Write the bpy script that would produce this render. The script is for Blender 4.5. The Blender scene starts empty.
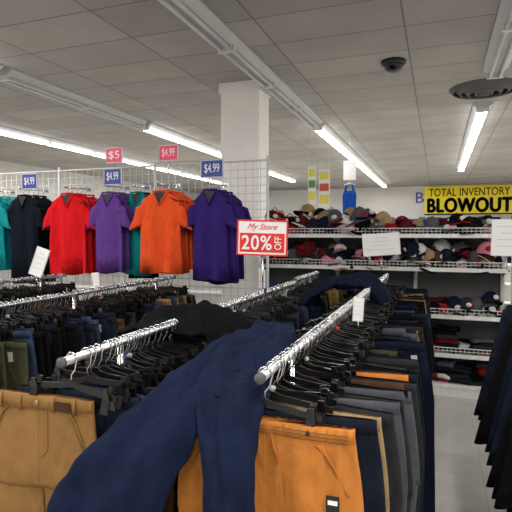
import bpy, math, random
from mathutils import Vector, Matrix, noise
random.seed(7)
R = random.random
def U(a, b): return a + (b - a) * R()
pi = math.pi
scene = bpy.context.scene
scene.view_settings.view_transform = 'Standard'
scene.view_settings.look = 'None'

# ------------------------------------------------------------------ materials
def srgb(r, g, b):
    f = lambda c: (c / 255 / 12.92) if c / 255 <= 0.04045 else ((c / 255 + 0.055) / 1.055) ** 2.4
    return (f(r), f(g), f(b), 1)

def base_mat(name, col, rough=0.6, metal=0.0, spec=0.5):
    m = bpy.data.materials.new(name); m.use_nodes = True
    b = m.node_tree.nodes['Principled BSDF']
    b.inputs['Base Color'].default_value = col
    b.inputs['Roughness'].default_value = rough
    b.inputs['Metallic'].default_value = metal
    b.inputs['Specular IOR Level'].default_value = spec
    return m

def noisy(name, col, rough=0.6, metal=0.0, spec=0.5, scale=30, amt=0.25, bump=0.0, bscale=None):
    m = base_mat(name, col, rough, metal, spec)
    nt = m.node_tree; b = nt.nodes['Principled BSDF']
    tc = nt.nodes.new('ShaderNodeTexCoord')
    n = nt.nodes.new('ShaderNodeTexNoise'); n.inputs['Scale'].default_value = scale
    n.inputs['Detail'].default_value = 4
    nt.links.new(tc.outputs['Object'], n.inputs['Vector'])
    r = nt.nodes.new('ShaderNodeValToRGB')
    r.color_ramp.elements[0].position = 0.3; r.color_ramp.elements[1].position = 0.7
    lo = tuple(c * (1 - amt) for c in col[:3]) + (1,)
    hi = tuple(min(1, c * (1 + amt)) for c in col[:3]) + (1,)
    r.color_ramp.elements[0].color = lo; r.color_ramp.elements[1].color = hi
    nt.links.new(n.outputs['Fac'], r.inputs['Fac'])
    nt.links.new(r.outputs['Color'], b.inputs['Base Color'])
    if bump > 0:
        n2 = nt.nodes.new('ShaderNodeTexNoise'); n2.inputs['Scale'].default_value = bscale or scale * 4
        nt.links.new(tc.outputs['Object'], n2.inputs['Vector'])
        bp = nt.nodes.new('ShaderNodeBump'); bp.inputs['Strength'].default_value = bump
        bp.inputs['Distance'].default_value = 0.005
        nt.links.new(n2.outputs['Fac'], bp.inputs['Height'])
        nt.links.new(bp.outputs['Normal'], b.inputs['Normal'])
    return m

def fabric(name, rgb, amt=0.14, wr=0.6):
    m = noisy(name, srgb(*rgb), rough=0.92, spec=0.08, scale=14, amt=amt, bump=0.3, bscale=500)
    nt = m.node_tree; b = nt.nodes['Principled BSDF']
    tc = [n for n in nt.nodes if n.type == 'TEX_COORD'][0]
    bp0 = [n for n in nt.nodes if n.type == 'BUMP'][0]
    n3 = nt.nodes.new('ShaderNodeTexNoise'); n3.inputs['Scale'].default_value = 13; n3.inputs['Detail'].default_value = 3
    n3.inputs['Distortion'].default_value = 0.9
    mp_ = nt.nodes.new('ShaderNodeMapping'); mp_.inputs['Scale'].default_value = (1.3, 1.0, 0.55)
    nt.links.new(tc.outputs['Object'], mp_.inputs['Vector'])
    nt.links.new(mp_.outputs['Vector'], n3.inputs['Vector'])
    b2 = nt.nodes.new('ShaderNodeBump'); b2.inputs['Strength'].default_value = wr; b2.inputs['Distance'].default_value = 0.025
    nt.links.new(n3.outputs['Fac'], b2.inputs['Height'])
    nt.links.new(bp0.outputs['Normal'], b2.inputs['Normal'])
    nt.links.new(b2.outputs['Normal'], b.inputs['Normal'])
    return m

F = {
 'navy': fabric('fabric_navy', (17, 24, 40)),
 'navy_drape': fabric('fabric_navy_twill', (19, 27, 49), 0.1, 0.7),
 'denim_dark': fabric('denim_dark', (24, 29, 40), 0.35),
 'denim': fabric('denim_blue', (40, 50, 68), 0.4),
 'denim_light': fabric('denim_light', (70, 84, 104), 0.4),
 'black': fabric('fabric_black', (12, 12, 14)),
 'charcoal': fabric('fabric_charcoal', (40, 40, 43)),
 'grey': fabric('fabric_grey', (74, 76, 82)),
 'khaki': fabric('fabric_khaki', (134, 100, 60)),
 'tan': fabric('fabric_tan', (146, 122, 90)),
 'orange': fabric('fabric_ochre', (184, 116, 54)),
 'brown': fabric('fabric_brown', (72, 50, 36)),
 'olive': fabric('fabric_olive', (62, 62, 44)),
 'maroon': fabric('fabric_maroon', (80, 22, 28)),
 'red': fabric('fabric_red', (150, 28, 30)),
 'white': fabric('fabric_white', (200, 198, 195), 0.06),
 'pink': fabric('fabric_pink', (190, 120, 134), 0.06),
 'sh_red': fabric('shirt_red', (206, 26, 34), 0.06, 0.9),
 'sh_orange': fabric('shirt_orange', (228, 84, 40), 0.06, 0.9),
 'sh_purple': fabric('shirt_purple', (94, 60, 134), 0.06, 0.9),
 'sh_violet': fabric('shirt_violet', (52, 34, 104), 0.06, 0.9),
 'sh_teal': fabric('shirt_teal', (16, 128, 134), 0.06, 0.9),
 'sh_black': fabric('shirt_black', (15, 20, 30), 0.06, 0.9),
 'blue': fabric('fabric_blue', (24, 70, 150)),
}
M_chrome = noisy('chrome_metal', (0.62, 0.62, 0.64, 1), rough=0.25, metal=1.0, scale=8, amt=0.15)
M_rail = noisy('rail_steel', (0.5, 0.5, 0.52, 1), rough=0.3, metal=1.0, scale=30, amt=0.25)
M_blackpl = noisy('black_plastic', srgb(12, 12, 13), rough=0.35, scale=20, amt=0.2)
M_white = noisy('white_enamel', srgb(215, 215, 213), rough=0.4, scale=5, amt=0.04)
M_card = noisy('white_card', srgb(230, 230, 229), rough=0.6, scale=5, amt=0.02)
M_tag = noisy('paper_tag', srgb(170, 168, 164), rough=0.7, scale=5, amt=0.1)
M_wall = noisy('wall_paint', srgb(212, 210, 206), rough=0.8, scale=1.2, amt=0.05, bump=0.1, bscale=60)
M_col = noisy('column_paint', srgb(242, 241, 238), rough=0.75, scale=1.5, amt=0.05)
M_wire = noisy('wire_enamel', srgb(196, 197, 198), rough=0.4, scale=5, amt=0.05)
M_darkgrey = noisy('shelf_backing', srgb(80, 80, 82), rough=0.7, scale=5, amt=0.1)  # even dark grey for shelf back, vent rings and rail ends
M_red = noisy('sign_red', srgb(216, 40, 34), rough=0.5, scale=5, amt=0.04)
M_pink = noisy('sign_pink', srgb(226, 66, 104), rough=0.5, scale=5, amt=0.04)
M_bluesign = noisy('sign_blue', srgb(44, 62, 144), rough=0.5, scale=5, amt=0.04)
M_yellow = noisy('banner_yellow', srgb(250, 226, 20), rough=0.55, scale=3, amt=0.04)
M_pyellow = noisy('poster_yellow', srgb(226, 214, 90), rough=0.55, scale=3, amt=0.06)
M_pred = noisy('poster_red', srgb(190, 84, 70), rough=0.55, scale=3, amt=0.06)
M_green = noisy('poster_green', srgb(90, 140, 84), rough=0.55, scale=3, amt=0.04)
M_ink_shade = noisy('ink_and_shade_black', srgb(12, 12, 14), rough=0.6, scale=5, amt=0.05)
M_vent = noisy('vent_metal_dark', srgb(30, 30, 32), rough=0.5, scale=5, amt=0.1)
M_house = noisy('fixture_enamel', srgb(190, 191, 192), rough=0.45, scale=3, amt=0.04)
M_glossblack = noisy('dome_black', srgb(8, 8, 10), rough=0.08, scale=3, amt=0.1)
M_sole = noisy('rubber_sole', srgb(180, 178, 172), rough=0.6, scale=20, amt=0.1)
M_button = noisy('button_brass', (0.35, 0.25, 0.12, 1), rough=0.4, metal=0.8, scale=20, amt=0.1)
M_stitch = noisy('stitch_thread', srgb(96, 66, 34), rough=0.8, scale=30, amt=0.1)

def emis(name, col, s):
    m = bpy.data.materials.new(name); m.use_nodes = True
    nt = m.node_tree; b = nt.nodes['Principled BSDF']
    b.inputs['Base Color'].default_value = (0.9, 0.9, 0.9, 1)
    b.inputs['Emission Color'].default_value = col
    b.inputs['Emission Strength'].default_value = s
    return m
M_tube = emis('fluorescent_tube_lit', (1.0, 0.98, 0.94, 1), 9)
M_tubeoff = noisy('fluorescent_tube_unlit', srgb(205, 206, 206), rough=0.3, scale=4, amt=0.03)

def ceiling_mat():
    m = base_mat('ceiling_tile', srgb(150, 150, 148), 0.9, spec=0.15)
    nt = m.node_tree; b = nt.nodes['Principled BSDF']
    tc = nt.nodes.new('ShaderNodeTexCoord')
    br = nt.nodes.new('ShaderNodeTexBrick')
    br.offset = 0.0
    br.inputs['Scale'].default_value = 1
    br.inputs['Brick Width'].default_value = 1.22
    br.inputs['Row Height'].default_value = 0.61
    br.inputs['Mortar Size'].default_value = 0.008
    br.inputs['Mortar Smooth'].default_value = 0.1
    br.inputs['Color1'].default_value = srgb(184, 180, 174)
    br.inputs['Color2'].default_value = srgb(172, 169, 164)
    br.inputs['Mortar'].default_value = srgb(134, 131, 128)
    nt.links.new(tc.outputs['Object'], br.inputs['Vector'])
    n = nt.nodes.new('ShaderNodeTexNoise'); n.inputs['Scale'].default_value = 1.3; n.inputs['Detail'].default_value = 5
    nt.links.new(tc.outputs['Object'], n.inputs['Vector'])
    mx = nt.nodes.new('ShaderNodeMixRGB'); mx.blend_type = 'MULTIPLY'; mx.inputs[0].default_value = 0.35
    nt.links.new(br.outputs['Color'], mx.inputs[1]); nt.links.new(n.outputs['Fac'], mx.inputs[2])
    nt.links.new(mx.outputs[0], b.inputs['Base Color'])
    bp = nt.nodes.new('ShaderNodeBump'); bp.inputs['Strength'].default_value = 0.3; bp.invert = True
    bp.inputs['Distance'].default_value = 0.01
    nt.links.new(br.outputs['Fac'], bp.inputs['Height']); nt.links.new(bp.outputs['Normal'], b.inputs['Normal'])
    return m
def floor_mat():
    m = base_mat('floor_vinyl_tile', srgb(190, 190, 186), 0.28)
    nt = m.node_tree; b = nt.nodes['Principled BSDF']
    tc = nt.nodes.new('ShaderNodeTexCoord')
    br = nt.nodes.new('ShaderNodeTexBrick'); br.offset = 0.0
    br.inputs['Scale'].default_value = 1
    br.inputs['Brick Width'].default_value = 0.305
    br.inputs['Row Height'].default_value = 0.305
    br.inputs['Mortar Size'].default_value = 0.002
    br.inputs['Color1'].default_value = srgb(206, 203, 197)
    br.inputs['Color2'].default_value = srgb(196, 194, 189)
    br.inputs['Mortar'].default_value = srgb(164, 162, 158)
    nt.links.new(tc.outputs['Object'], br.inputs['Vector'])
    n = nt.nodes.new('ShaderNodeTexNoise'); n.inputs['Scale'].default_value = 6; n.inputs['Detail'].default_value = 8
    nt.links.new(tc.outputs['Object'], n.inputs['Vector'])
    mx = nt.nodes.new('ShaderNodeMixRGB'); mx.blend_type = 'MULTIPLY'; mx.inputs[0].default_value = 0.3
    nt.links.new(br.outputs['Color'], mx.inputs[1]); nt.links.new(n.outputs['Fac'], mx.inputs[2])
    nt.links.new(mx.outputs[0], b.inputs['Base Color'])
    return m
M_ceil = ceiling_mat(); M_floor = floor_mat()

# ------------------------------------------------------------------ mesh builder
def link(o, parent=None):
    scene.collection.objects.link(o)
    if parent: o.parent = parent
    return o
def empty(name, loc=(0, 0, 0)):
    o = bpy.data.objects.new(name, None); o.empty_display_size = 0.1
    o.location = loc
    return link(o)

class MB:
    def __init__(s): s.v = []; s.f = []; s.mi = []; s.sm = []; s.mats = []
    def _m(s, m):
        if m not in s.mats: s.mats.append(m)
        return s.mats.index(m)
    def add(s, vs, fs, mat, smooth=True, X=None):
        o = len(s.v); k = s._m(mat)
        if X is not None: vs = [X @ Vector(p) for p in vs]
        s.v.extend([tuple(p) for p in vs])
        for f in fs:
            s.f.append(tuple(i + o for i in f)); s.mi.append(k); s.sm.append(smooth)
    def box(s, c, d, mat, X=None, smooth=False):
        x, y, z = c; a, b, e = d[0] / 2, d[1] / 2, d[2] / 2
        vs = [(x + i * a, y + j * b, z + k * e) for i in (-1, 1) for j in (-1, 1) for k in (-1, 1)]
        fs = [(0, 1, 3, 2), (4, 6, 7, 5), (0, 4, 5, 1), (2, 3, 7, 6), (0, 2, 6, 4), (1, 5, 7, 3)]
        s.add(vs, fs, mat, smooth, X)
    def loft(s, rings, mat, cap0=True, cap1=True, X=None, smooth=True):
        n = len(rings[0]); vs = [p for r in rings for p in r]; fs = []
        for i in range(len(rings) - 1):
            for j in range(n):
                k = (j + 1) % n
                fs.append((i * n + j, i * n + k, (i + 1) * n + k, (i + 1) * n + j))
        for c, i in ((cap0, 0), (cap1, len(rings) - 1)):
            if c:
                q = [sum(p[a] for p in rings[i]) / n for a in range(3)]
                vs.append(q); ci = len(vs) - 1
                for j in range(n):
                    k = (j + 1) % n
                    fs.append((ci, i * n + k, i * n + j) if i == 0 else (ci, i * n + j, i * n + k))
        s.add(vs, fs, mat, smooth, X)
    def tube(s, pts, r, mat, n=8, X=None, cap=True):
        pts = [Vector(p) for p in pts]; rings = []
        ref = None
        for i, p in enumerate(pts):
            t = (pts[min(i + 1, len(pts) - 1)] - pts[max(i - 1, 0)]).normalized()
            if ref is None:
                ref = Vector((0, 0, 1)) if abs(t.z) < 0.9 else Vector((1, 0, 0))
            a = (ref - t * ref.dot(t)).normalized(); ref = a
            b = t.cross(a)
            rr = r[i] if isinstance(r, (list, tuple)) else r
            rings.append([p + a * rr * math.cos(2 * pi * j / n) + b * rr * math.sin(2 * pi * j / n) for j in range(n)])
        s.loft(rings, mat, cap, cap, X)
    def build(s, name, parent=None, loc=None):
        me = bpy.data.meshes.new(name); me.from_pydata(s.v, [], s.f)
        for m in s.mats: me.materials.append(m)
        me.polygons.foreach_set('material_index', s.mi)
        me.polygons.foreach_set('use_smooth', s.sm)
        me.update()
        o = bpy.data.objects.new(name, me)
        if loc: o.location = loc
        return link(o, parent)

def T(x, y, z, yaw=0, pitch=0, roll=0, sc=1):
    return (Matrix.Translation((x, y, z)) @ Matrix.Rotation(yaw, 4, 'Z') @ Matrix.Rotation(pitch, 4, 'X')
            @ Matrix.Rotation(roll, 4, 'Y') @ Matrix.Scale(sc, 4))

def text(body, w, h, X, mat, parent, name='lettering', shear=0, bold=0.0, track=1.0):
    cu = bpy.data.curves.new(name, 'FONT'); cu.body = body; cu.size = 1
    cu.align_x = 'CENTER'; cu.align_y = 'CENTER'; cu.extrude = 0.002; cu.shear = shear; cu.offset = bold
    cu.space_character = track
    t = bpy.data.objects.new(name + '_tmp', cu); scene.collection.objects.link(t)
    bpy.context.view_layer.update()
    me = bpy.data.meshes.new_from_object(t.evaluated_get(bpy.context.evaluated_depsgraph_get()))
    bpy.data.objects.remove(t)
    xs = [v.co.x for v in me.vertices]; ys = [v.co.y for v in me.vertices]
    cx, cy = (min(xs) + max(xs)) / 2, (min(ys) + max(ys)) / 2
    sx, sy = w / (max(xs) - min(xs)), h / (max(ys) - min(ys))
    for v in me.vertices:
        v.co = X @ Vector(((v.co.x - cx) * sx, -v.co.z * 0.4 , (v.co.y - cy) * sy))
    me.materials.clear(); me.materials.append(mat)
    o = bpy.data.objects.new(name, me); return link(o, parent)

# ------------------------------------------------------------------ room shell
CZ = 3.45
X0, X1, Y0, Y1 = -10.5, 5.0, -4.0, 20.8
def slab(name, c, d, mat):
    mb = MB(); mb.box((0, 0, 0), d, mat); return mb.build(name, None, c)
slab('floor', ((X0 + X1) / 2, (Y0 + Y1) / 2, -0.05), (X1 - X0, Y1 - Y0, 0.1), M_floor)
slab('ceiling', ((X0 + X1) / 2, (Y0 + Y1) / 2, CZ + 0.05), (X1 - X0, Y1 - Y0, 0.1), M_ceil)
slab('wall_back', ((X0 + X1) / 2, Y1 + 0.05, CZ / 2), (X1 - X0, 0.1, CZ), M_wall)
slab('wall_front', ((X0 + X1) / 2, Y0 - 0.05, CZ / 2), (X1 - X0, 0.1, CZ), M_wall)
slab('wall_left', (X0 - 0.05, (Y0 + Y1) / 2, CZ / 2), (0.1, Y1 - Y0, CZ), M_wall)
slab('wall_right', (X1 + 0.05, (Y0 + Y1) / 2, CZ / 2), (0.1, Y1 - Y0, CZ), M_wall)
slab('baseboard_back', ((X0 + X1) / 2, Y1 - 0.01, 0.06), (X1 - X0, 0.02, 0.12), M_vent)

# column with header
mb = MB()
mb.box((-2.31, 5.95, CZ / 2), (0.50, 0.38, CZ), M_col)
mb.box((-2.31, 5.95, CZ - 0.06), (0.54, 0.42, 0.12), M_col)
mb.box((-2.31, 5.95, 0.06), (0.54, 0.42, 0.12), M_vent)
mb.build('support_column')

# ------------------------------------------------------------------ light fixtures
def strip(x, segs):
    """segs: list of (y0,y1,lit)"""
    for (a, b, lit) in segs:
        e = empty('fluorescent_ceiling_light', (x, (a + b) / 2, CZ))
        L = b - a; mb = MB()
        prof = [(-0.13, 0), (-0.13, -0.02), (-0.06, -0.075), (0.06, -0.075), (0.13, -0.02), (0.13, 0)]
        rings = [[(px, yy, pz) for px, pz in prof] for yy in (-L / 2, L / 2)]
        mb.loft(rings, M_house, smooth=False)
        k = int(L / 1.22)
        for i in range(k + 1):
            yy = -L / 2 + i * L / max(k, 1)
            mb.box((0, max(-L / 2 + 0.02, min(L / 2 - 0.02, yy)), -0.095), (0.17, 0.035, 0.06), M_white)
        mb.build('housing', e)
        mb = MB(); tm = M_tube if lit else M_tubeoff
        for i in range(k):
            ya = -L / 2 + i * L / k + 0.03; yb = -L / 2 + (i + 1) * L / k - 0.03
            for dx in (-0.05, 0.05):
                mb.tube([(dx, ya, -0.105), (dx, yb, -0.105)], 0.017, tm, 10)
        mb.build('tubes', e)
        if lit:
            ld = bpy.data.lights.new('lamp', 'AREA'); ld.shape = 'RECTANGLE'
            ld.size = 0.14; ld.size_y = L; ld.energy = 19.5 * L; ld.color = (1.0, 0.975, 0.935)
            lo = bpy.data.objects.new('lamp', ld); lo.location = (0, 0, -0.128); link(lo, e)
strip(-7.2, [(0, 4.88, True), (5.2, 18.5, True)])
strip(-4.65, [(-3, 4.3, True), (4.4, 7.2, False), (7.3, 16.5, True)])
strip(-1.93, [(-3, 1.9, True), (2.0, 8.2, False), (8.3, 19.5, True)])
strip(0.57, [(-3, 1.9, True), (2.0, 6.25, False), (7.85, 15.2, True)])
strip(3.2, [(-3, 18, True)])

# round ceiling vent
mb = MB()
def ring_pts(r, z, n=40): return [(r * math.cos(2 * pi * i / n), r * math.sin(2 * pi * i / n), z) for i in range(n)]
for r0, z0, r1, z1 in [(0.42, 0, 0.38, -0.05), (0.34, -0.01, 0.29, -0.07), (0.25, -0.01, 0.20, -0.085), (0.15, -0.01, 0.10, -0.09)]:
    mb.loft([ring_pts(r0, z0), ring_pts(r1, z1), ring_pts(r1 - 0.02, z1), ring_pts(r0 - 0.02, z0)], M_darkgrey, False, False)
mb.loft([ring_pts(0.06, 0), ring_pts(0.06, -0.09), ring_pts(0.02, -0.1)], M_darkgrey)
mb.loft([ring_pts(0.415, 0), ring_pts(0.415, -0.004)], M_ink_shade)
mb.build('ceiling_air_vent', None, (0.52, 7.05, CZ))

# dome camera
mb = MB()
mb.loft([ring_pts(0.13, 0), ring_pts(0.13, -0.03), ring_pts(0.115, -0.04)], M_vent)
mb.loft([ring_pts(0.105 * math.cos(a), -0.035 - 0.09 * math.sin(a)) for a in [i * pi / 20 for i in range(10)]] , M_glossblack)
mb.build('security_dome_camera', None, (-0.48, 5.65, CZ))

# ------------------------------------------------------------------ garments
def pants(mb, X, w, L, mat, th=0.035, n=28, nb=7, nl=9, amp=0.016, elastic=False, band=True, detail=False):
    ph = [U(0, 6.28) for _ in range(4)]; k1 = U(14, 22); k2 = U(26, 40)
    crotch = min(0.30, L * 0.33)
    def wave(x, d, side=0):
        A = amp * min(1, 0.25 + d * 1.6)
        s = A * math.sin(k1 * x + ph[0] + d * 1.5) + A * 0.45 * math.sin(k2 * x + ph[1] + ph[2] * d)
        return s + A * 1.1 * noise.noise(Vector((x * 9 + ph[0] * 7, d * 5, ph[1] * 5)))
    def ring(xc, hw, d, t):
        out = []
        for j in range(n):
            a = 2 * pi * j / n; c = math.cos(a); s_ = math.sin(a)
            x = xc + hw * math.copysign(abs(c) ** 0.8, c)
            y = t / 2 * math.copysign(abs(s_) ** 0.6, s_) + wave(x, d)
            if elastic and d < 0.06: y += 0.0035 * math.sin(x * 260)
            elif elastic: y += 0.007 * math.exp(-(d - 0.06) * 9) * math.sin(x * 110 + math.sin(x * 30))
            out.append((x, y, -d))
        return out
    hw0 = w / 2
    body = []
    for i in range(nb + 1):
        f = i / nb; d = 0.002 + f * crotch
        body.append(ring(0, hw0 * (1 + 0.12 * math.sin(f * pi / 2)), d, th * (1 + 0.5 * f)))
    mb.loft(body, mat, True, True, X)
    hb = hw0 * 1.12
    drift = U(-0.03, 0.03)
    for sgn in (-1, 1):
        rg = []
        for i in range(nl + 1):
            f = i / nl; d = crotch - 0.05 + f * (L - crotch + 0.05)
            hw = hb * (0.5 - 0.10 * f)
            xc = sgn * hb * (0.5 - 0.03 * f) + drift * f
            rg.append(ring(xc, hw, d, th * (1.35 - 0.25 * f)))
        mb.loft(rg, mat, False, True, X)
    if band:
        bn = []
        for d, g in ((-0.002, 0.0), (0.0, 0.003), (0.036, 0.004), (0.038, 0.0)):
            bn.append([(x * (1 + g * 3), y + math.copysign(g, y - wave(x, max(d, 0))), z) for x, y, z in ring(0, hw0, d, th)])
        mb.loft(bn, mat, False, False, X)
    if detail:
        def fy(x, d, off=0.004): return -th / 2 * (1 + 0.5 * min(1, d / crotch)) * 0.98 + wave(x, d) - off
        if not elastic:
            for bx in (-0.72, -0.3, 0.3, 0.72):
                x = bx * hw0
                mb.tube([(x, fy(x, 0, 0.004), 0.002), (x, fy(x, 0.02, 0.008), -0.02), (x, fy(x, 0.045, 0.004), -0.046)], 0.005, mat, 6, X)
            mb.loft([[(0.009 * math.cos(a), fy(0, 0.02, 0.006) - e, -0.019 + 0.009 * math.sin(a)) for a in [2 * pi * q / 12 for q in range(12)]] for e in (0, 0.004)], M_button, X=X)
            mb.tube([(0.035, fy(0.035, d, 0.001), -d) for d in [0.04 + 0.015 * q for q in range(10)]] + [(0.01, fy(0.01, 0.2, 0.001), -0.2)], 0.0014, M_stitch, 5, X)
            mb.tube([(x, fy(x, 0.042, 0.003), -0.042) for x in [(-0.95 + 0.1 * q) * hw0 for q in range(20)]], 0.0014, M_stitch, 5, X)
            # dark leather patch on the waistband
            px = 0.50 * hw0
            mb.box((px, fy(px, 0.02, 0.009), -0.022), (0.055, 0.003, 0.028), F['brown'], X)
        else:
            mb.tube([(0.02, fy(0.02, 0.04), -0.03), (0.03, fy(0.03, 0.07, 0.008), -0.07), (0.045, fy(0.045, 0.11, 0.008), -0.11)], 0.0026, mat, 6, X)
            for dd in (0.012, 0.022, 0.032):
                mb.tube([(x, fy(x, dd, 0.004) + 0.003 * math.sin(x * 260), -dd) for x in [(-0.96 + 0.03 * q) * hw0 for q in range(65)]], 0.0012, M_stitch, 4, X)
            mb.box((hw0 * 0.80, fy(hw0 * 0.8, 0.20, 0.012), -0.20), (0.036, 0.003, 0.055), M_ink_shade, X)
            mb.box((hw0 * 0.80, fy(hw0 * 0.8, 0.20, 0.0145), -0.19), (0.026, 0.001, 0.012), M_card, X)
        mb.tube([(0.0, fy(0, d, 0.0), -d) for d in [0.04 + 0.02 * q for q in range(13)]], 0.0018, mat, 5, X)
        for sg in (-1, 1):
            pts = []
            for q in range(9):
                f = q / 8; x = sg * hw0 * (0.62 + 0.36 * f ** 0.8); d = 0.045 + 0.14 * f ** 1.2
                pts.append((x * 0.98, fy(x, d, 0.002) * (1 - 0.55 * f ** 3), -d))
            mb.tube(pts, 0.003, mat, 6, X)
            mb.tube([(p[0] - sg * 0.007, p[1] - 0.001, p[2] - 0.002) for p in pts], 0.0012, M_stitch, 4, X)

def pant_hanger(mc, mp, X, w=0.36, clip=True):
    """X at the rail centre; hanger lies along local x, rail along local y"""
    r = 0.021
    pts = [(r * math.cos(a), 0, r * math.sin(a)) for a in [-0.5 + i * (pi + 0.8) / 9 for i in range(10)]]
    hook = [(0, 0, -0.085), (0, 0, -0.05), (0.014, 0, -0.033)] + pts
    mc.tube(hook, 0.0029, M_chrome, 6, X)
    h = w / 2
    arm = [(-h, 0, -0.105), (-h * 0.55, 0, -0.096), (-0.03, 0, -0.088), (0, 0, -0.078), (0.03, 0, -0.088), (h * 0.55, 0, -0.096), (h, 0, -0.105)]
    rings = [[(x, y * 1.0, z + q) for y, q in ((-0.004, -0.009), (0.004, -0.009), (0.004, 0.009), (-0.004, 0.009))] for x, _, z in arm]
    mp.loft(rings, M_blackpl, X=X, smooth=False)
    if R() < 0.05:
        mp.tube([(0, -0.006, -0.062), (0, 0.006, -0.062)], 0.009, random.choice([M_tag, M_red, M_bluesign]), 10, X)
    if clip:
        for sg in (-1, 1):
            x = sg * h * 0.82
            for t in (-1, 1):
                mp.loft([[(x + a * wx, t * ty + b * 0.003, z) for a, b in ((-1, -1), (1, -1), (1, 1), (-1, 1))]
                         for z, wx, ty in ((-0.075, 0.009, 0.016), (-0.11, 0.013, 0.009), (-0.15, 0.015, 0.021))], M_blackpl, X=X, smooth=False)

def shirt(mb, X, w, L, mat, th=0.05, long=False, collar=True, n=32, slen=0.22, fold=0.016):
    ph = U(0, 6.28); k = U(20, 30); k2 = U(38, 52)
    hw = w / 2
    def wv(x, d): return fold * min(1, d * 1.8) * (math.sin(k * x + ph + d) + 0.5 * math.sin(k2 * x + ph * 2 - 2 * d) + noise.noise(Vector((x * 7, d * 4, ph * 9))))
    prof = [(0.0, 0.075), (0.012, 0.10), (0.035, hw * 0.66), (0.06, hw * 0.86), (0.10, hw * 0.95), (0.2, hw * 0.97), (0.32, hw * 0.98), (0.45, hw), (0.6, hw * 1.03), (L, hw * 1.06)]
    prof = [p for p in prof if p[0] < L] + [(L, hw * 1.06)]
    rg = []
    for d, h in prof:
        t = th * (0.6 + 0.5 * min(1, d / 0.3)); r = []
        for j in range(n):
            a = 2 * pi * j / n; c = math.cos(a); s_ = math.sin(a)
            x = h * math.copysign(abs(c) ** 0.85, c)
            r.append((x, t / 2 * math.copysign(abs(s_) ** 0.6, s_) + wv(x, d), -d + (0.012 * math.sin(x * 20 + ph) if d == L else 0)))
        rg.append(r)
    mb.loft(rg, mat, True, True, X)
    sl = slen if not long else 0.62
    for sg in (-1, 1):
        rs = []; m_ = 8
        for i in range(m_ + 1):
            f = i / m_; ang = 1.2 if not long else 1.32
            cx = sg * (hw * 0.80 + sl * f * math.cos(ang)); cz = -0.105 - sl * f * math.sin(ang)
            wd = (0.086 if not long else 0.085) * (1 - (0.02 if not long else 0.35) * f)
            r = []
            for j in range(16):
                a = 2 * pi * j / 16
                u_ = wd * math.cos(a); q = 0.02 * math.sin(a) + 0.008 * math.sin(f * 7 + u_ * 50 + ph)
                r.append((cx + u_ * math.sin(ang) * sg, q, cz - u_ * math.cos(ang)))
            rs.append(r)
        mb.loft(rs, mat, True, True, X)
    if collar:
        y = -th * 0.42
        for sg in (-1, 1):
            mb.tube([(sg * 0.075, 0.0, 0.012), (sg * 0.065, y * 0.8, -0.01), (sg * 0.035, y - 0.004, -0.06), (0, y - 0.008, -0.125)], [0.008, 0.009, 0.009, 0.006], mat, 6, X)
        mb.tube([(-0.075, 0, 0.012), (0, 0.018, 0.02), (0.075, 0, 0.012)], 0.009, mat, 6, X)
        mb.add([(-0.06, y * 0.75, -0.0), (0.06, y * 0.75, 0.0), (0, y - 0.004, -0.115)], [(0, 2, 1)], M_ink_shade, False, X)  # flat black triangle paints the shade inside the neck opening

def top_hanger(mc, mp, X, w=0.4, hookz=0.07):
    r = 0.02
    hook = [(0, 0, 0), (0, 0, hookz - 0.02)] + [(r * math.cos(a), 0, hookz + 0.01 + r * math.sin(a)) for a in [-pi / 2 + 0.3 + i * (pi + 0.9) / 7 for i in range(8)]]
    mc.tube(hook, 0.0024, M_chrome, 5, X)
    h = w / 2
    mp.tube([(-h, 0, -0.09), (-h * 0.5, 0, -0.045), (0, 0, 0.0), (h * 0.5, 0, -0.045), (h, 0, -0.09)], 0.007, M_blackpl, 6, X)

def catm(P, m):
    out = []
    for i in range(len(P) - 1):
        a = P[max(i - 1, 0)]; b = P[i]; c = P[i + 1]; d = P[min(i + 2, len(P) - 1)]
        for q in range(m):
            t = q / m
            out.append(0.5 * ((2 * b) + (c - a) * t + (2 * a - 5 * b + 4 * c - d) * t * t + (3 * b - a - 3 * c + d) * t ** 3))
    out.append(P[-1]); return out
def drape(mb, Ls, Rs, mat, th=0.02, amp=0.012, k=5, m=5, n=40, ph=0.0, nz=0.02, ends=True, sag=0.02):
    Ls = catm([Vector(p) for p in Ls], m); Rs = catm([Vector(p) for p in Rs], m)
    rings = []; N = len(Ls)
    for i in range(N):
        l, r = Ls[i], Rs[i]
        t = ((Ls[min(i + 1, N - 1)] + Rs[min(i + 1, N - 1)]) - (Ls[max(i - 1, 0)] + Rs[max(i - 1, 0)])).normalized()
        lat = (r - l); wd = lat.length; lu = lat.normalized(); nm = t.cross(lu).normalized()
        if nm.z < 0 and abs(nm.z) > 0.2: nm = -nm
        elif abs(nm.z) <= 0.2 and nm.y > 0: nm = -nm
        c = (l + r) / 2; ring = []
        for j in range(n):
            a = 2 * pi * j / n; ca, sa = math.cos(a), math.sin(a)
            u_ = math.copysign(abs(ca) ** 0.85, ca)
            s_ = th / 2 * math.copysign(abs(sa) ** 0.6, sa)
            base = c + lu * (u_ * wd / 2)
            s_ += amp * math.sin(u_ * k + ph + i * 0.12) + amp * 0.5 * math.sin(u_ * k * 2.3 + ph * 2 - i * 0.2)
            q = Vector((base.x * 5 + base.z * 3, base.y * 5 - base.z * 2, base.z * 9)) + Vector((ph, ph, 0))
            cr = 1 - abs(noise.noise(q)) * 2.6
            s_ += nz * (cr - 0.4) * 0.6 + nz * 0.4 * noise.noise(base * 22)
            s_ -= (abs(u_) ** 3) * sag
            ring.append(base + nm * s_)
        rings.append(ring)
    mb.loft(rings, mat, ends, ends)

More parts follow.
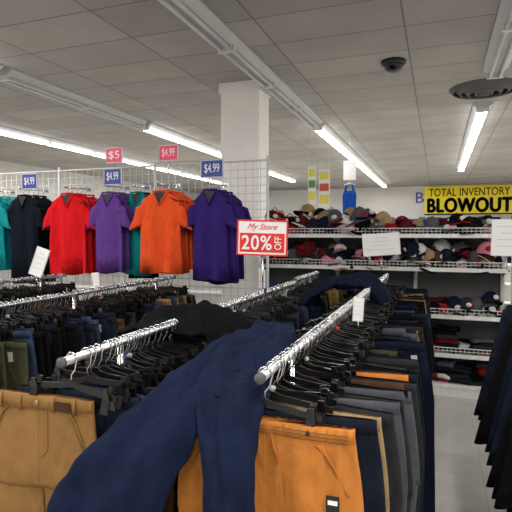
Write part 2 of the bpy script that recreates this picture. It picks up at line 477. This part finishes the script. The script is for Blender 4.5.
# ------------------------------------------------------------------ pant racks
def rack_frame(e, x, y0, y1, z, tr=0.014):
    mb = MB()
    mb.tube([(x, y0, z), (x, y1, z)], tr, M_rail, 16)
    for y in (y0, y1):
        s = -1 if y == y0 else 1
        mb.tube([(x, y, z), (x, y + s * 0.012, z)], 0.016, M_darkgrey, 16)
    n = max(2, int(round((y1 - y0) / 1.6)) + 1)
    ys = [y0 + 0.3 + i * (y1 - y0 - 0.6) / (n - 1) for i in range(n)]
    for y in ys:
        mb.tube([(x, y, z - 0.01), (x, y, 0.12)], 0.0125, M_chrome, 10)
        mb.tube([(x - 0.25, y, 0.11), (x + 0.25, y, 0.11)], 0.0125, M_chrome, 8)
        for sx in (-0.25, 0.25):
            mb.tube([(x + sx, y, 0.12), (x + sx, y, 0.07)], 0.01, M_chrome, 8)
            mb.tube([(x + sx - 0.012, y, 0.035), (x + sx + 0.012, y, 0.035)], 0.035, M_blackpl, 14)
    mb.tube([(x, ys[0], 0.11), (x, ys[-1], 0.11)], 0.0125, M_chrome, 8)
    mb.build('rack_frame', e)

def fill_rack(e, x, z, ystart, yend, step, palette, special=(), offx=0.0, wr=(0.42, 0.54), lr=(0.85, 1.0), yawr=0.2, xj=0.035, hw=0.36):
    mc, mp, mg = MB(), MB(), MB()
    y = ystart; i = 0; cur = random.choice(palette)
    while y < yend:
        near = y < 2.3
        if i < len(special):
            colr, w, ox, yaw, kw, dy = special[i]
        else:
            if i % 3 == 0 or R() < 0.5: cur = random.choice(palette)
            colr, w, ox, yaw, kw, dy = cur, U(*wr), offx + U(-xj, xj), U(-yawr, yawr), {}, step * U(0.7, 1.35)
        rl = U(-0.1, 0.1) if i > 0 else 0.03
        Xh = T(x + (ox * 0.5 if i == 0 else 0), y, z, yaw + U(-0.06, 0.06), 0, rl)
        pant_hanger(mc, mp, T(x, y, z, yaw + U(-0.06, 0.06), 0, rl), hw * U(0.92, 1.08))
        if R() < 0.5 and i > 0:
            pant_hanger(mc, mp, T(x, y + dy * 0.5, z, yaw + U(-0.35, 0.35), 0, U(-0.16, 0.16)), hw * U(0.92, 1.05), clip=R() < 0.5)
        Xp = T(x + ox * 0.9, y, z - 0.125 + (U(-0.035, 0.008) if i >= len(special) else -0.005), yaw, 0, rl * 0.6 if i >= len(special) else 0)
        kk = dict(n=28, nb=5, nl=8)
        if near: kk = dict(n=56, nb=8, nl=14)
        if kw.get('detail'): kk = dict(n=160, nb=18, nl=22)
        kk.update(kw)
        pants(mg, Xp, w, U(*lr), F[colr], th=U(0.026, 0.036), **kk)
        if R() < 0.14 and not kw.get('detail'):
            tx = U(0.1, w / 2 - 0.04)
            mg.box((tx, -0.028, -0.10), (0.028, 0.002, 0.05), M_tag, Xp @ Matrix.Rotation(U(-.2, .2), 4, 'Y'))
        y += dy; i += 1
    mc.build('hanger_hooks', e); mp.build('hangers', e); mg.build('hanging_pants', e)

pal_dark = ['denim_dark', 'denim', 'black', 'charcoal', 'navy', 'denim_dark', 'black', 'brown', 'grey', 'olive', 'khaki', 'black', 'charcoal', 'black', 'denim_dark', 'charcoal']
RZ = 1.2
# centre rack
eA = empty('clothing_rack_of_pants')
rack_frame(eA, -0.455, 1.29, 4.95, RZ)
spA = [
 ('orange', 0.50, 0.0, 0.03, dict(detail=True, elastic=True, amp=0.016), 0.07),
 ('denim_dark', 0.50, 0.055, 0.08, dict(n=64), 0.06),
 ('tan', 0.47, 0.08, -0.04, dict(n=64), 0.06),
 ('charcoal', 0.50, 0.10, -0.12, dict(n=64), 0.06),
 ('grey', 0.50, 0.11, 0.06, dict(n=64), 0.06),
 ('charcoal', 0.54, 0.10, -0.10, {}, 0.06),
 ('grey', 0.54, 0.12, 0.10, {}, 0.05),
 ('black', 0.56, 0.10, -0.12, {}, 0.05),
 ('brown', 0.52, 0.10, 0.10, {}, 0.05),
 ('charcoal', 0.58, 0.11, -0.1, {}, 0.05),
 ('orange', 0.50, 0.12, 0.12, {}, 0.05),
 ('denim_dark', 0.58, 0.11, 0.0, {}, 0.05),
 ('black', 0.58, 0.12, -0.1, {}, 0.05)]
fill_rack(eA, -0.455, RZ, 1.33, 4.9, 0.045, pal_dark, spA, offx=0.09, wr=(0.46, 0.62), xj=0.05, yawr=0.26)
mb = MB()
LX = T(-0.20, 1.478, 0.93, -0.12)
mb.box((0, 0, 0), (0.045, 0.003, 0.11), M_card, LX)
mb.box((0, -0.002, 0.02), (0.028, 0.001, 0.02), M_ink_shade, LX)
mb.build('size_label', eA)
# left front rack
eB = empty('clothing_rack_of_pants')
rack_frame(eB, -1.09, 1.24, 3.95, RZ)
spB = [('khaki', 0.40, -0.14, 0.02, dict(detail=True, amp=0.014), 0.07), ('denim_dark', 0.46, -0.04, 0.05, dict(n=64), 0.06),
       ('denim', 0.46, -0.02, -0.1, {}, 0.05), ('denim_dark', 0.46, 0.0, 0.1, {}, 0.05)]
fill_rack(eB, -1.09, RZ, 1.28, 3.9, 0.04, pal_dark, spB)
# left rack
eC = empty('clothing_rack_of_pants')
rack_frame(eC, -2.25, 1.35, 4.0, RZ)
fill_rack(eC, -2.25, RZ, 1.4, 3.95, 0.045, ['denim_dark', 'denim', 'black', 'denim_dark', 'denim', 'navy', 'black', 'olive', 'khaki', 'brown', 'black', 'denim_dark'])
eD = empty('clothing_rack_of_pants')
rack_frame(eD, -3.35, 1.7, 3.85, RZ)
fill_rack(eD, -3.35, RZ, 1.75, 3.8, 0.06, pal_dark)
eE = empty('clothing_rack_of_pants')
rack_frame(eE, -1.15, 4.15, 5.0, RZ)
fill_rack(eE, -1.15, RZ, 4.2, 4.95, 0.05, pal_dark + ['brown', 'olive', 'red', 'khaki'])

# right rack of jackets
eR = empty('clothing_rack_of_jackets')
mc, mp, mg = MB(), MB(), MB()
rx, rz = 0.60, 1.40
mb = MB(); mb.tube([(rx, 1.7, rz), (rx, 3.2, rz)], 0.014, M_rail, 14)
for y in (1.85, 3.1):
    mb.tube([(rx, y, rz), (rx, y, 0.05)], 0.0125, M_chrome, 10)
    mb.tube([(rx - 0.25, y, 0.04), (rx + 0.25, y, 0.04)], 0.015, M_chrome, 8)
mb.build('rack_frame', eR)
y = 1.9
while y < 3.05:
    col = random.choice(['black', 'navy', 'denim_dark', 'black', 'navy', 'black'])
    X_ = T(rx + U(-0.03, 0.03), y, rz - 0.08, U(-0.2, 0.2), 0, U(-0.05, 0.05))
    shirt(mg, X_, 0.46, U(0.85, 1.15), F[col], th=0.06, long=True, collar=True, fold=0.022)
    top_hanger(mc, mp, T(rx, y, rz - 0.08, U(-.1, .1)), 0.4, 0.07)
    y += 0.075
mc.build('hanger_hooks', eR); mp.build('hangers', eR); mg.build('hanging_jackets', eR)

# draped navy trousers over the rack fronts
mb = MB()
NV = F['navy_drape']
drape(mb, [(-0.80, 1.86, 1.18), (-0.86, 1.70, 1.155), (-0.885, 1.50, 1.12), (-0.90, 1.31, 1.06), (-0.94, 1.12, 0.97), (-0.975, 1.04, 0.87), (-0.97, 1.02, 0.6)],
          [(-0.62, 1.90, 1.21), (-0.58, 1.74, 1.205), (-0.58, 1.55, 1.175), (-0.60, 1.36, 1.12), (-0.625, 1.20, 1.05), (-0.665, 1.11, 0.88), (-0.70, 1.08, 0.6)],
          NV, th=0.035, amp=0.011, k=5, m=10, n=120, ph=0.6, nz=0.03)
drape(mb, [(-0.74, 1.88, 1.19), (-0.75, 1.74, 1.19), (-0.74, 1.55, 1.165), (-0.69, 1.36, 1.12), (-0.615, 1.21, 1.055), (-0.56, 1.12, 0.92), (-0.55, 1.11, 0.62)],
          [(-0.55, 1.94, 1.23), (-0.50, 1.80, 1.24), (-0.485, 1.60, 1.21), (-0.465, 1.40, 1.16), (-0.45, 1.22, 1.07), (-0.425, 1.15, 0.93), (-0.41, 1.14, 0.62)],
          NV, th=0.035, amp=0.011, k=4, m=10, n=120, ph=2.1, nz=0.03)
drape(mb, [(-0.78, 1.90, 1.16), (-0.85, 1.74, 1.16), (-0.87, 1.58, 1.125), (-0.86, 1.42, 1.08)],
          [(-0.56, 1.97, 1.215), (-0.51, 1.83, 1.225), (-0.50, 1.66, 1.205), (-0.51, 1.48, 1.16)],
          NV, th=0.05, amp=0.010, k=6, m=10, n=120, ph=1.2, nz=0.03)
# stitched inner seam of the legs
mb.build('draped_navy_trousers')
mb = MB()
drape(mb, [(-1.46, 1.94, 1.0), (-1.37, 1.90, 1.13), (-1.24, 1.88, 1.20), (-1.09, 1.88, 1.225), (-0.97, 1.90, 1.205), (-0.86, 1.92, 1.15), (-0.76, 1.97, 1.03)],
          [(-1.40, 2.22, 1.0), (-1.33, 2.22, 1.13), (-1.22, 2.24, 1.21), (-1.09, 2.25, 1.235), (-0.97, 2.26, 1.22), (-0.84, 2.28, 1.16), (-0.75, 2.3, 1.03)],
          F['black'], th=0.03, amp=0.014, k=5, m=6, n=72, ph=0.4, nz=0.05)
mb.build('draped_black_sweater')
mb = MB()
drape(mb, [(-0.95, 3.45, 1.05), (-0.85, 3.5, 1.17), (-0.70, 3.5, 1.23), (-0.5, 3.5, 1.24), (-0.33, 3.5, 1.12)],
          [(-0.95, 3.95, 1.05), (-0.85, 3.95, 1.2), (-0.70, 3.95, 1.26), (-0.5, 3.95, 1.25), (-0.33, 3.95, 1.12)],
          F['navy'], th=0.04, amp=0.02, k=6, m=6, n=60, ph=0.4, nz=0.05)
mb.build('draped_navy_jacket')

# ------------------------------------------------------------------ grid wall with shirts
eG = empty('wire_grid_display_wall')
GY, GT = 4.5, 2.29
mb = MB()
gx0, gx1 = -6.4, -1.52
x = gx0
while x <= gx1 + 0.001:
    mb.tube([(x, GY, 0.15), (x, GY, GT)], 0.0034, M_wire, 5); x += 0.0763
z = 0.15
while z <= GT + 0.001:
    mb.tube([(gx0, GY + 0.006, z), (gx1, GY + 0.006, z)], 0.0034, M_wire, 5); z += 0.0763
for px in (-6.4, -5.18, -3.96, -2.74, -1.52):
    mb.tube([(px, GY, 0), (px, GY, GT + 0.04)], 0.014, M_wire, 8)
    mb.box((px, GY, 0.02), (0.05, 0.5, 0.04), M_wire)
mb.tube([(gx0, GY, GT), (gx1, GY, GT)], 0.01, M_wire, 8)
mb.build('grid_panels', eG)

SZ = 1.99
def shirt_cluster(x, col, w, L, n=4, top=SZ, arm=0.34, cols=None):
    e = empty('rack_of_hanging_shirts')
    mb = MB()
    mb.tube([(x, GY, top + 0.085), (x, GY - arm - 0.04, top + 0.075), (x, GY - arm - 0.05, top + 0.10)], 0.008, M_chrome, 8)
    mb.box((x, GY - 0.004, top + 0.085), (0.06, 0.012, 0.05), M_chrome)
    mb.build('faceout_arm', e)
    mc, mp, mg = MB(), MB(), MB()
    for i in range(n):
        y = GY - arm + i * (arm - 0.06) / max(1, n - 1)
        c = (cols[i % len(cols)] if cols else col)
        X_ = T(x + U(-0.03, 0.03) * (i > 0), y, top + U(-0.006, 0.006), U(-0.12, 0.12))
        shirt(mg, X_, w * U(0.96, 1.05), L * U(0.94, 1.04), F[c], th=0.05, n=64, slen=0.24)
        top_hanger(mc, mp, T(x, y, top + 0.0, 0), 0.36, 0.06)
    mc.build('hanger_hooks', e); mp.build('hangers', e); mg.build('shirts', e)
shirt_cluster(-4.62, 'sh_teal', 0.40, 0.80)
shirt_cluster(-4.14, 'sh_black', 0.42, 0.90, 5)
shirt_cluster(-3.56, 'sh_red', 0.42, 0.79, 5)
shirt_cluster(-3.07, 'sh_purple', 0.32, 0.78, 4)
shirt_cluster(-2.83, 'sh_teal', 0.30, 0.84, 3, arm=0.2, cols=['sh_teal', 'sh_black', 'sh_teal'])
shirt_cluster(-2.48, 'sh_orange', 0.42, 0.79, 5)
shirt_cluster(-1.96, 'sh_violet', 0.36, 0.85, 5, top=1.98)

# price signs above grid
def price_sign(x, z, mat, txt, y=GY - 0.02, w=0.21, h=0.145, pole=None):
    e = empty('price_sign')
    mb = MB()
    mb.box((x, y, z), (w, 0.006, h), mat)
    mb.box((x, y - 0.001, z + h / 2 + 0.004), (w + 0.016, 0.012, 0.008), M_wire)
    mb.box((x, y - 0.001, z - h / 2 - 0.004), (w + 0.016, 0.012, 0.008), M_wire)
    for s in (-1, 1): mb.box((x + s * (w / 2 + 0.004), y - 0.001, z), (0.008, 0.012, h + 0.016), M_wire)
    mb.tube([(x, y + 0.006, z - h / 2), (x, y + 0.006, pole if pole is not None else z - h / 2 - 0.12)], 0.005, M_chrome, 6)
    mb.build('sign_board', e)
    text(txt, w * 0.7, h * 0.62, T(x, y - 0.006, z), M_card, e, bold=0.0)
price_sign(-3.22, 2.42, M_pink, '$5', pole=2.2, w=0.19)
price_sign(-2.57, 2.41, M_pink, '$4.99', pole=2.2)
price_sign(-4.01, 2.14, M_bluesign, '$4.99', y=4.12, w=0.19, pole=2.08)
price_sign(-2.98, 2.15, M_bluesign, '$4.99', y=4.12, w=0.19, pole=2.08)
price_sign(-1.92, 2.18, M_bluesign, '$4.99', y=4.12, w=0.21, pole=2.08)

# 20% off sign
e = empty('discount_sign')
sx, sy, sz = -1.085, 3.10, 1.57
Xs = T(sx, sy, sz, 0.2, 0, 0.03)
mb = MB()
mb.box((0, 0, 0), (0.33, 0.006, 0.23), M_card, Xs)
for c, d in (((0, 0, 0.112), (0.335, 0.012, 0.010)), ((0, 0, -0.112), (0.335, 0.012, 0.010)), ((-0.163, 0, 0), (0.010, 0.012, 0.23)), ((0.163, 0, 0), (0.010, 0.012, 0.23))):
    mb.box(c, d, M_red, Xs)
mb.box((-0.0, -0.004, -0.032), (0.295, 0.003, 0.125), M_red, Xs)
mb.tube([(sx, sy + 0.01, sz - 0.115), (sx, sy + 0.01, RZ)], 0.006, M_chrome, 8)
mb.box((sx, sy + 0.01, RZ + 0.02), (0.04, 0.05, 0.035), M_chrome)
mb.build('sign_board', e)
text('My Store', 0.20, 0.05, Xs @ T(-0.0, -0.006, 0.068), M_red, e, shear=0.5, track=1.05)
text('20%', 0.20, 0.095, Xs @ T(-0.035, -0.008, -0.032), M_card, e, bold=0.015, track=1.1)
text('OFF', 0.085, 0.045, Xs @ T(0.105, -0.008, -0.032, 0, 0, -pi / 2), M_card, e, bold=0.005)

def blank_sign(name, x, y, z, w, h, yaw=0, roll=0, pole=None):
    e = empty(name); mb = MB(); X_ = T(x, y, z, yaw, 0, roll)
    mb.box((0, 0, 0), (w, 0.005, h), M_card, X_)
    for s in (-1, 1): mb.box((s * w / 2, 0, 0), (0.006, 0.012, h), M_white, X_)
    mb.box((0, 0, -h / 2), (w + .006, 0.012, 0.008), M_white, X_)
    for k in range(4):
        mb.box((0, -0.0035, h * (0.3 - 0.18 * k)), (w * U(0.4, 0.75), 0.001, h * 0.02), M_wire, X_)
    if pole is not None:
        mb.tube([X_ @ Vector((0, 0.006, -h / 2)), (x, y + 0.006, pole)], 0.004, M_chrome, 6)
    mb.build('sign_board', e); return e
blank_sign('blank_sign_card', -2.50, 2.64, 1.41, 0.085, 0.19, 0.3, 0.35, 1.21)
blank_sign('blank_sign_card', -2.25, 2.9, 1.28, 0.045, 0.09, 0.2, -0.1, 1.21)
blank_sign('blank_sign_card', -0.49, 4.70, 1.50, 0.33, 0.20, 0.0, -0.08, 1.21)
blank_sign('blank_sign_card', -0.36, 2.45, 1.23, 0.045, 0.11, 0.1, 0.05, 1.12)
blank_sign('blank_sign_card', 0.54, 4.6, 1.565, 0.24, 0.30, -0.05, 0.02, 1.3)

# ------------------------------------------------------------------ shelving with caps / goods
eS = empty('store_shelving_unit')
SX0, SX1, SY0, SY1 = -1.9, 0.62, 5.2, 5.62
mb = MB()
levels = [0.12, 0.42, 0.80, 1.26, 1.59]
mb.box(((SX0 + SX1) / 2, SY1 + 0.01, 0.85), (SX1 - SX0, 0.02, 1.66), M_darkgrey)
nb_ = 3
for i in range(nb_ + 1):
    px = SX0 + i * (SX1 - SX0) / nb_
    mb.box((px, SY1 - 0.01, 0.86), (0.035, 0.05, 1.72), M_white)
    for z in levels:
        mb.add([(px - .004, SY0 + 0.03, z - 0.02), (px + .004, SY0 + 0.03, z - 0.02), (px + .004, SY1, z - 0.02), (px - .004, SY1, z - 0.02), (px - .004, SY1, z - 0.11), (px + .004, SY1, z - 0.11)],
               [(0, 1, 2, 3), (0, 3, 4), (1, 5, 2), (0, 4, 5, 1), (2, 5, 4, 3)], M_white, False)
mb.box(((SX0 + SX1) / 2, (SY0 + SY1) / 2, 0.05), (SX1 - SX0, SY1 - SY0, 0.1), M_white)
for z in levels:
    mb.box(((SX0 + SX1) / 2, (SY0 + SY1) / 2, z - 0.012), (SX1 - SX0, SY1 - SY0, 0.02), M_white)
    mb.box(((SX0 + SX1) / 2, SY0 - 0.006, z - 0.015), (SX1 - SX0, 0.012, 0.04), M_white)
    if z > 0.2:
        mb.tube([(SX0, SY0 + 0.005, z + 0.06), (SX1, SY0 + 0.005, z + 0.06)], 0.005, M_wire, 6)
        mb.tube([(SX0, SY0 + 0.005, z + 0.03), (SX1, SY0 + 0.005, z + 0.03)], 0.0035, M_wire, 6)
        x = SX0
        while x <= SX1:
            mb.tube([(x, SY0 + 0.005, z), (x, SY0 + 0.005, z + 0.06)], 0.003, M_wire, 5); x += 0.04
    for q in range(6):
        px = U(SX0 + 0.1, SX1 - 0.1)
        mb.box((px, SY0 - 0.014, z - 0.012), (0.05, 0.002, 0.03), M_card)
mb.build('shelves', eS)

def cap(mb, X, mat, bm):
    rings = []
    for i in range(6):
        a = i * pi / 2 / 5.6
        rings.append([(0.085 * math.cos(a) * math.cos(t), 0.095 * math.cos(a) * math.sin(t), 0.115 * math.sin(a)) for t in [2 * pi * j / 16 for j in range(16)]])
    mb.loft(rings, mat, False, True, X)
    mb.tube([(0, 0, 0.112), (0, 0, 0.119)], 0.008, bm, 8, X)
    vs = []; fs = []
    m_ = 10
    for j in range(m_ + 1):
        t = pi + pi * j / m_
        cx, sy_ = math.cos(t), math.sin(t)
        vs.append((0.084 * cx, 0.093 * sy_, 0.008)); 
        vs.append((0.084 * cx * 0.98, 0.093 * sy_ - 0.07 * abs(sy_) ** 0.6, 0.008 - 0.02 * abs(cx) ** 2))
    for j in range(m_): fs.append((2 * j, 2 * j + 1, 2 * j + 3, 2 * j + 2))
    o = len(vs); vs2 = [(a, b, c - 0.005) for a, b, c in vs]
    fs2 = [tuple(reversed([i + o for i in f])) for f in fs]
    edge = [(2 * j + 1, 2 * j + 1 + o, 2 * j + 3 + o, 2 * j + 3) for j in range(m_)]
    mb.add(vs + vs2, fs + fs2 + edge, bm, True, X)
    mb.loft([[(0.032 * math.cos(t), -0.088 - e_ , 0.05 + 0.024 * math.sin(t)) for t in [2 * pi * j / 10 for j in range(10)]] for e_ in (0, 0.004)], random.choice([F['white'], F['red'], F['grey'], F['white'], bm]), X=X)

def pillow(mb, X, w, d, h, mat):
    rg = []
    for zf, s in ((0, 0.9), (0.12, 1.0), (0.5, 1.03), (0.88, 1.0), (1, 0.86)):
        r = []
        for j in range(20):
            a = 2 * pi * j / 20; c, s_ = math.cos(a), math.sin(a)
            r.append((w / 2 * s * math.copysign(abs(c) ** 0.35, c), d / 2 * s * math.copysign(abs(s_) ** 0.35, s_), h * zf + 0.006 * math.sin(a * 3 + zf)))
        rg.append(r)
    mb.loft(rg, mat, X=X)

def shoe(mb, X, mat, sole):
    sec = [(0.14, 0.026, 0.075), (0.11, 0.034, 0.095), (0.06, 0.036, 0.10), (0.02, 0.036, 0.09), (-0.03, 0.04, 0.068), (-0.08, 0.044, 0.052), (-0.12, 0.036, 0.042), (-0.145, 0.016, 0.03)]
    mb.loft([[(hw * math.copysign(abs(math.cos(a)) ** 0.7, math.cos(a)), y, 0.018 + (h - 0.018) * max(0, math.sin(a)) ** 0.7) for a in [2 * pi * j / 14 for j in range(14)]] for y, hw, h in sec], mat, X=X)
    mb.loft([[(c * (hw + 0.005), y * 1.03, z) for c, z in ((-1, 0), (1, 0), (1, 0.022), (-1, 0.022))] for y, hw, h in sec], sole, X=X, smooth=False)
    for q in range(4):
        y = 0.03 - q * 0.022
        mb.tube([(-0.018, y, 0.088 - q * 0.008), (0, y, 0.098 - q * 0.008), (0.018, y, 0.088 - q * 0.008)], 0.003, sole, 5, X)

cc = ['black', 'navy', 'black', 'maroon', 'charcoal', 'grey', 'denim_dark', 'black', 'black', 'navy', 'charcoal', 'red', 'white']
cm = cc + ['grey', 'white', 'brown', 'tan', 'pink', 'grey', 'maroon']
mb = MB()
def cap_rows(z, rows, tallf, pal):
    for row, y in enumerate(rows):
        x = SX0 + 0.1
        while x < SX1 - 0.08:
            zz = z
            for k in range(tallf(x)):
                c1 = F[random.choice(pal)]; c2 = c1 if R() < 0.5 else F[random.choice(pal)]
                cap(mb, T(x + U(-.04, .04), y + U(-.03, .03), zz, U(-1.4, 1.4), U(-.5, .4), U(-.5, .5), U(0.85, 1.1)), c1, c2)
                zz += U(0.045, 0.09)
            x += U(0.07, 0.14)
cap_rows(1.59, (5.33, 5.48), lambda x: random.choice([2, 3, 3, 4]) if x < -0.5 else random.choice([1, 1, 2, 2]), cm)
cap_rows(1.26, (5.32, 5.46), lambda x: random.choice([2, 2, 3]), cm)
cap_rows(0.80, (5.32,), lambda x: random.choice([1, 2, 3]) if x > 0 else 1, cc)
mb.build('caps', eS)
mb = MB()
# bags and boxes heaped on the top shelf
for (bx_, bw, bh, bc) in ((-1.78, .2, .27, 'pink'), (-1.60, .16, .20, 'red'), (-1.38, .22, .24, 'grey'), (-1.12, .18, .26, 'maroon'), (-0.92, .2, .22, 'white'), (-0.72, .16, .24, 'red'), (-0.5, .18, .16, 'charcoal'), (0.1, .16, .12, 'grey')):
    pillow(mb, T(bx_, 5.53, 1.59, U(-.3, .3)), bw, 0.14, bh, F[bc])
    mb.tube([(bx_ - 0.04, 5.53, 1.59 + bh), (bx_, 5.53, 1.63 + bh), (bx_ + 0.04, 5.53, 1.59 + bh)], 0.005, F['black'], 6)
mb.build('bags', eS)
mb = MB()
for z, mx in ((0.80, 5), (0.42, 5), (0.12, 4)):
    for yy in (5.34, 5.48):
        x = SX0 + 0.12
        while x < SX1 - 0.1:
            if yy > 5.4 or (R() < 0.55):
                zz = z; w = U(0.16, 0.26)
                for k in range(random.randint(1, mx + 1)):
                    h = U(0.025, 0.055)
                    pillow(mb, T(x + U(-.03, .03), yy + U(-.02, .03), zz, U(-.3, .3), 0, U(-.1, .1)), w, U(0.15, 0.2), h, F[random.choice(cc + ['denim', 'maroon', 'blue', 'black', 'charcoal', 'grey', 'brown'])])
                    zz += h * 0.95
                x += w * 0.85
            else:
                m1 = F[random.choice(['black', 'charcoal', 'brown', 'red', 'navy'])]
                shoe(mb, T(x - 0.02, 5.36, z, U(-.3, .3)), m1, M_sole); shoe(mb, T(x + 0.08, 5.36, z, U(-.3, .3)), m1, M_sole)
                x += 0.2
mb.build('folded_clothes_and_shoes', eS)

# ------------------------------------------------------------------ background gondolas with goods
def gondola(x0, x1, y, h):
    e = empty('store_gondola_shelving'); mb = MB()
    mb.box(((x0 + x1) / 2, y, h / 2), (x1 - x0, 0.04, h), M_white)
    for z in (0.15, 0.55, 0.95, 1.3, h - 0.15):
        mb.box(((x0 + x1) / 2, y - 0.2, z), (x1 - x0, 0.4, 0.025), M_white)
        mb.box(((x0 + x1) / 2, y - 0.4, z), (x1 - x0, 0.01, 0.05), M_card)
    k = int((x1 - x0) / 1.2)
    for i in range(k + 1): mb.box((x0 + i * (x1 - x0) / k, y - 0.01, h / 2), (0.05, 0.08, h), M_white)
    mb.build('shelves', e); mb = MB()
    cols = [F[c] for c in ('black', 'navy', 'maroon', 'white', 'blue', 'grey', 'tan', 'white', 'sh_red', 'charcoal', 'sh_teal', 'pink')]
    for z in (0.95, 1.3, h - 0.15):
        x = x0 + 0.15
        while x < x1 - 0.15:
            w = U(0.15, 0.3)
            pillow(mb, T(x, y - 0.22, z + 0.012, U(-.1, .1)), w, 0.3, U(0.08, 0.26), random.choice(cols)); x += w + 0.02
    mb.build('goods', e)
gondola(-6.5, 3.2, 12.0, 1.75)
gondola(-9.5, 4.0, 20.3, 2.1)
gondola(-9.5, -3.5, 8.5, 1.6)
# neighbouring shelf on the right
e = empty('store_shelving_unit'); mb = MB()
mb.box((1.6, 5.62, 0.85), (1.8, 0.02, 1.66), M_white)
for z in levels: mb.box((1.6, 5.4, z - 0.012), (1.8, 0.42, 0.025), M_white)
for px in (0.72, 2.48): mb.box((px, 5.61, 0.86), (0.035, 0.05, 1.72), M_white)
mb.build('shelves', e); mb = MB()
for z in levels:
    x = 0.85
    while x < 2.4:
        pillow(mb, T(x, 5.38, z, U(-.1, .1)), 0.22, 0.28, U(0.08, 0.22), F[random.choice(['blue', 'navy', 'denim', 'black'])]); x += 0.24
mb.build('folded_clothes', e)

# banner on the back wall
e = empty('clearance_banner')
mb = MB(); bx, by = 1.08, Y1 - 0.05
mb.box((bx, by, 2.86), (3.2, 0.02, 1.08), M_yellow)
mb.box((bx, by - 0.012, 2.34), (3.2, 0.006, 0.05), M_ink_shade)
mb.build('banner_sheet', e)
text('TOTAL INVENTORY', 2.85, 0.30, T(bx - 0.02, by - 0.02, 3.18), M_ink_shade, e, bold=0.01, track=1.05)
for dx, dz in ((0, 0), (0.035, 0.0), (-0.035, 0.0), (0, 0.03), (0, -0.03)):
    text('BLOWOUT', 2.95, 0.52, T(bx + dx, by - 0.021, 2.68 + dz), M_ink_shade, e, bold=0.0, track=1.08)
text('B', 0.3, 0.42, T(-0.70, Y1 - 0.01, 3.0), M_bluesign, e, name='wall_letter', bold=0.0)

# hanging posters
for (x, y, z, w, c1, c2) in ((-1.94, 8.0, 2.38, 0.13, M_pyellow, M_green), (-1.74, 8.0, 2.32, 0.18, M_pyellow, M_pred)):
    e = empty('hanging_poster'); mb = MB()
    mb.box((x, y, z), (w, 0.01, 0.62), M_card)
    mb.box((x, y - 0.007, z + 0.2), (w * 0.85, 0.004, 0.12), c1)
    mb.box((x, y - 0.007, z + 0.02), (w * 0.85, 0.004, 0.12), c2)
    mb.box((x, y - 0.007, z - 0.17), (w * 0.85, 0.004, 0.14), c1)
    for s in (-1, 1): mb.tube([(x + s * w * 0.4, y, z + 0.31), (x + s * w * 0.4, y, CZ)], 0.002, M_wire, 5)
    mb.build('poster', e)
# hanging blue tank top
e = empty('hanging_tank_top'); mb = MB()
tx, ty, tz = -1.50, 9.0, 2.36
rg = []
for d, h in ((0, 0.10), (0.04, 0.115), (0.10, 0.125), (0.25, 0.12), (0.38, 0.115), (0.46, 0.125)):
    rg.append([(h * math.cos(a), 0.04 * math.sin(a), -d) for a in [2 * pi * j / 24 for j in range(24)]])
mb.loft(rg, F['blue'], X=T(tx, ty, tz))
for s in (-1, 1):
    mb.loft([[(tx + s * xx + a, ty + b, zz) for a, b in ((-0.018, -0.012), (0.018, -0.012), (0.018, 0.012), (-0.018, 0.012))] for xx, zz in ((0.075, tz - 0.02), (0.06, tz + 0.06), (0.055, tz + 0.11))], F['blue'])
mb.tube([(tx - 0.09, ty, tz + 0.10), (tx, ty, tz + 0.13), (tx + 0.09, ty, tz + 0.10)], 0.008, M_white, 6)
mb.box((tx, ty, tz + 0.36), (0.22, 0.02, 0.34), M_card)
mb.tube([(tx, ty, tz + 0.13), (tx, ty, tz + 0.2)], 0.004, M_wire, 5)
mb.tube([(tx, ty, tz + 0.5), (tx, ty, CZ)], 0.003, M_wire, 5)
mb.build('tank_top_on_form', e)

# ------------------------------------------------------------------ world + camera
w = bpy.data.worlds.new('world'); scene.world = w; w.use_nodes = True
w.node_tree.nodes['Background'].inputs[0].default_value = (0.6, 0.65, 0.7, 1)
w.node_tree.nodes['Background'].inputs[1].default_value = 0.3
cd = bpy.data.cameras.new('camera'); cd.sensor_width = 36; cd.lens = 35.16; cd.clip_start = 0.05
co = bpy.data.objects.new('camera', cd); link(co)
co.location = (0, 0, 1.6); co.rotation_euler = (math.radians(90 - 2.6), 0, math.radians(20))
scene.camera = co
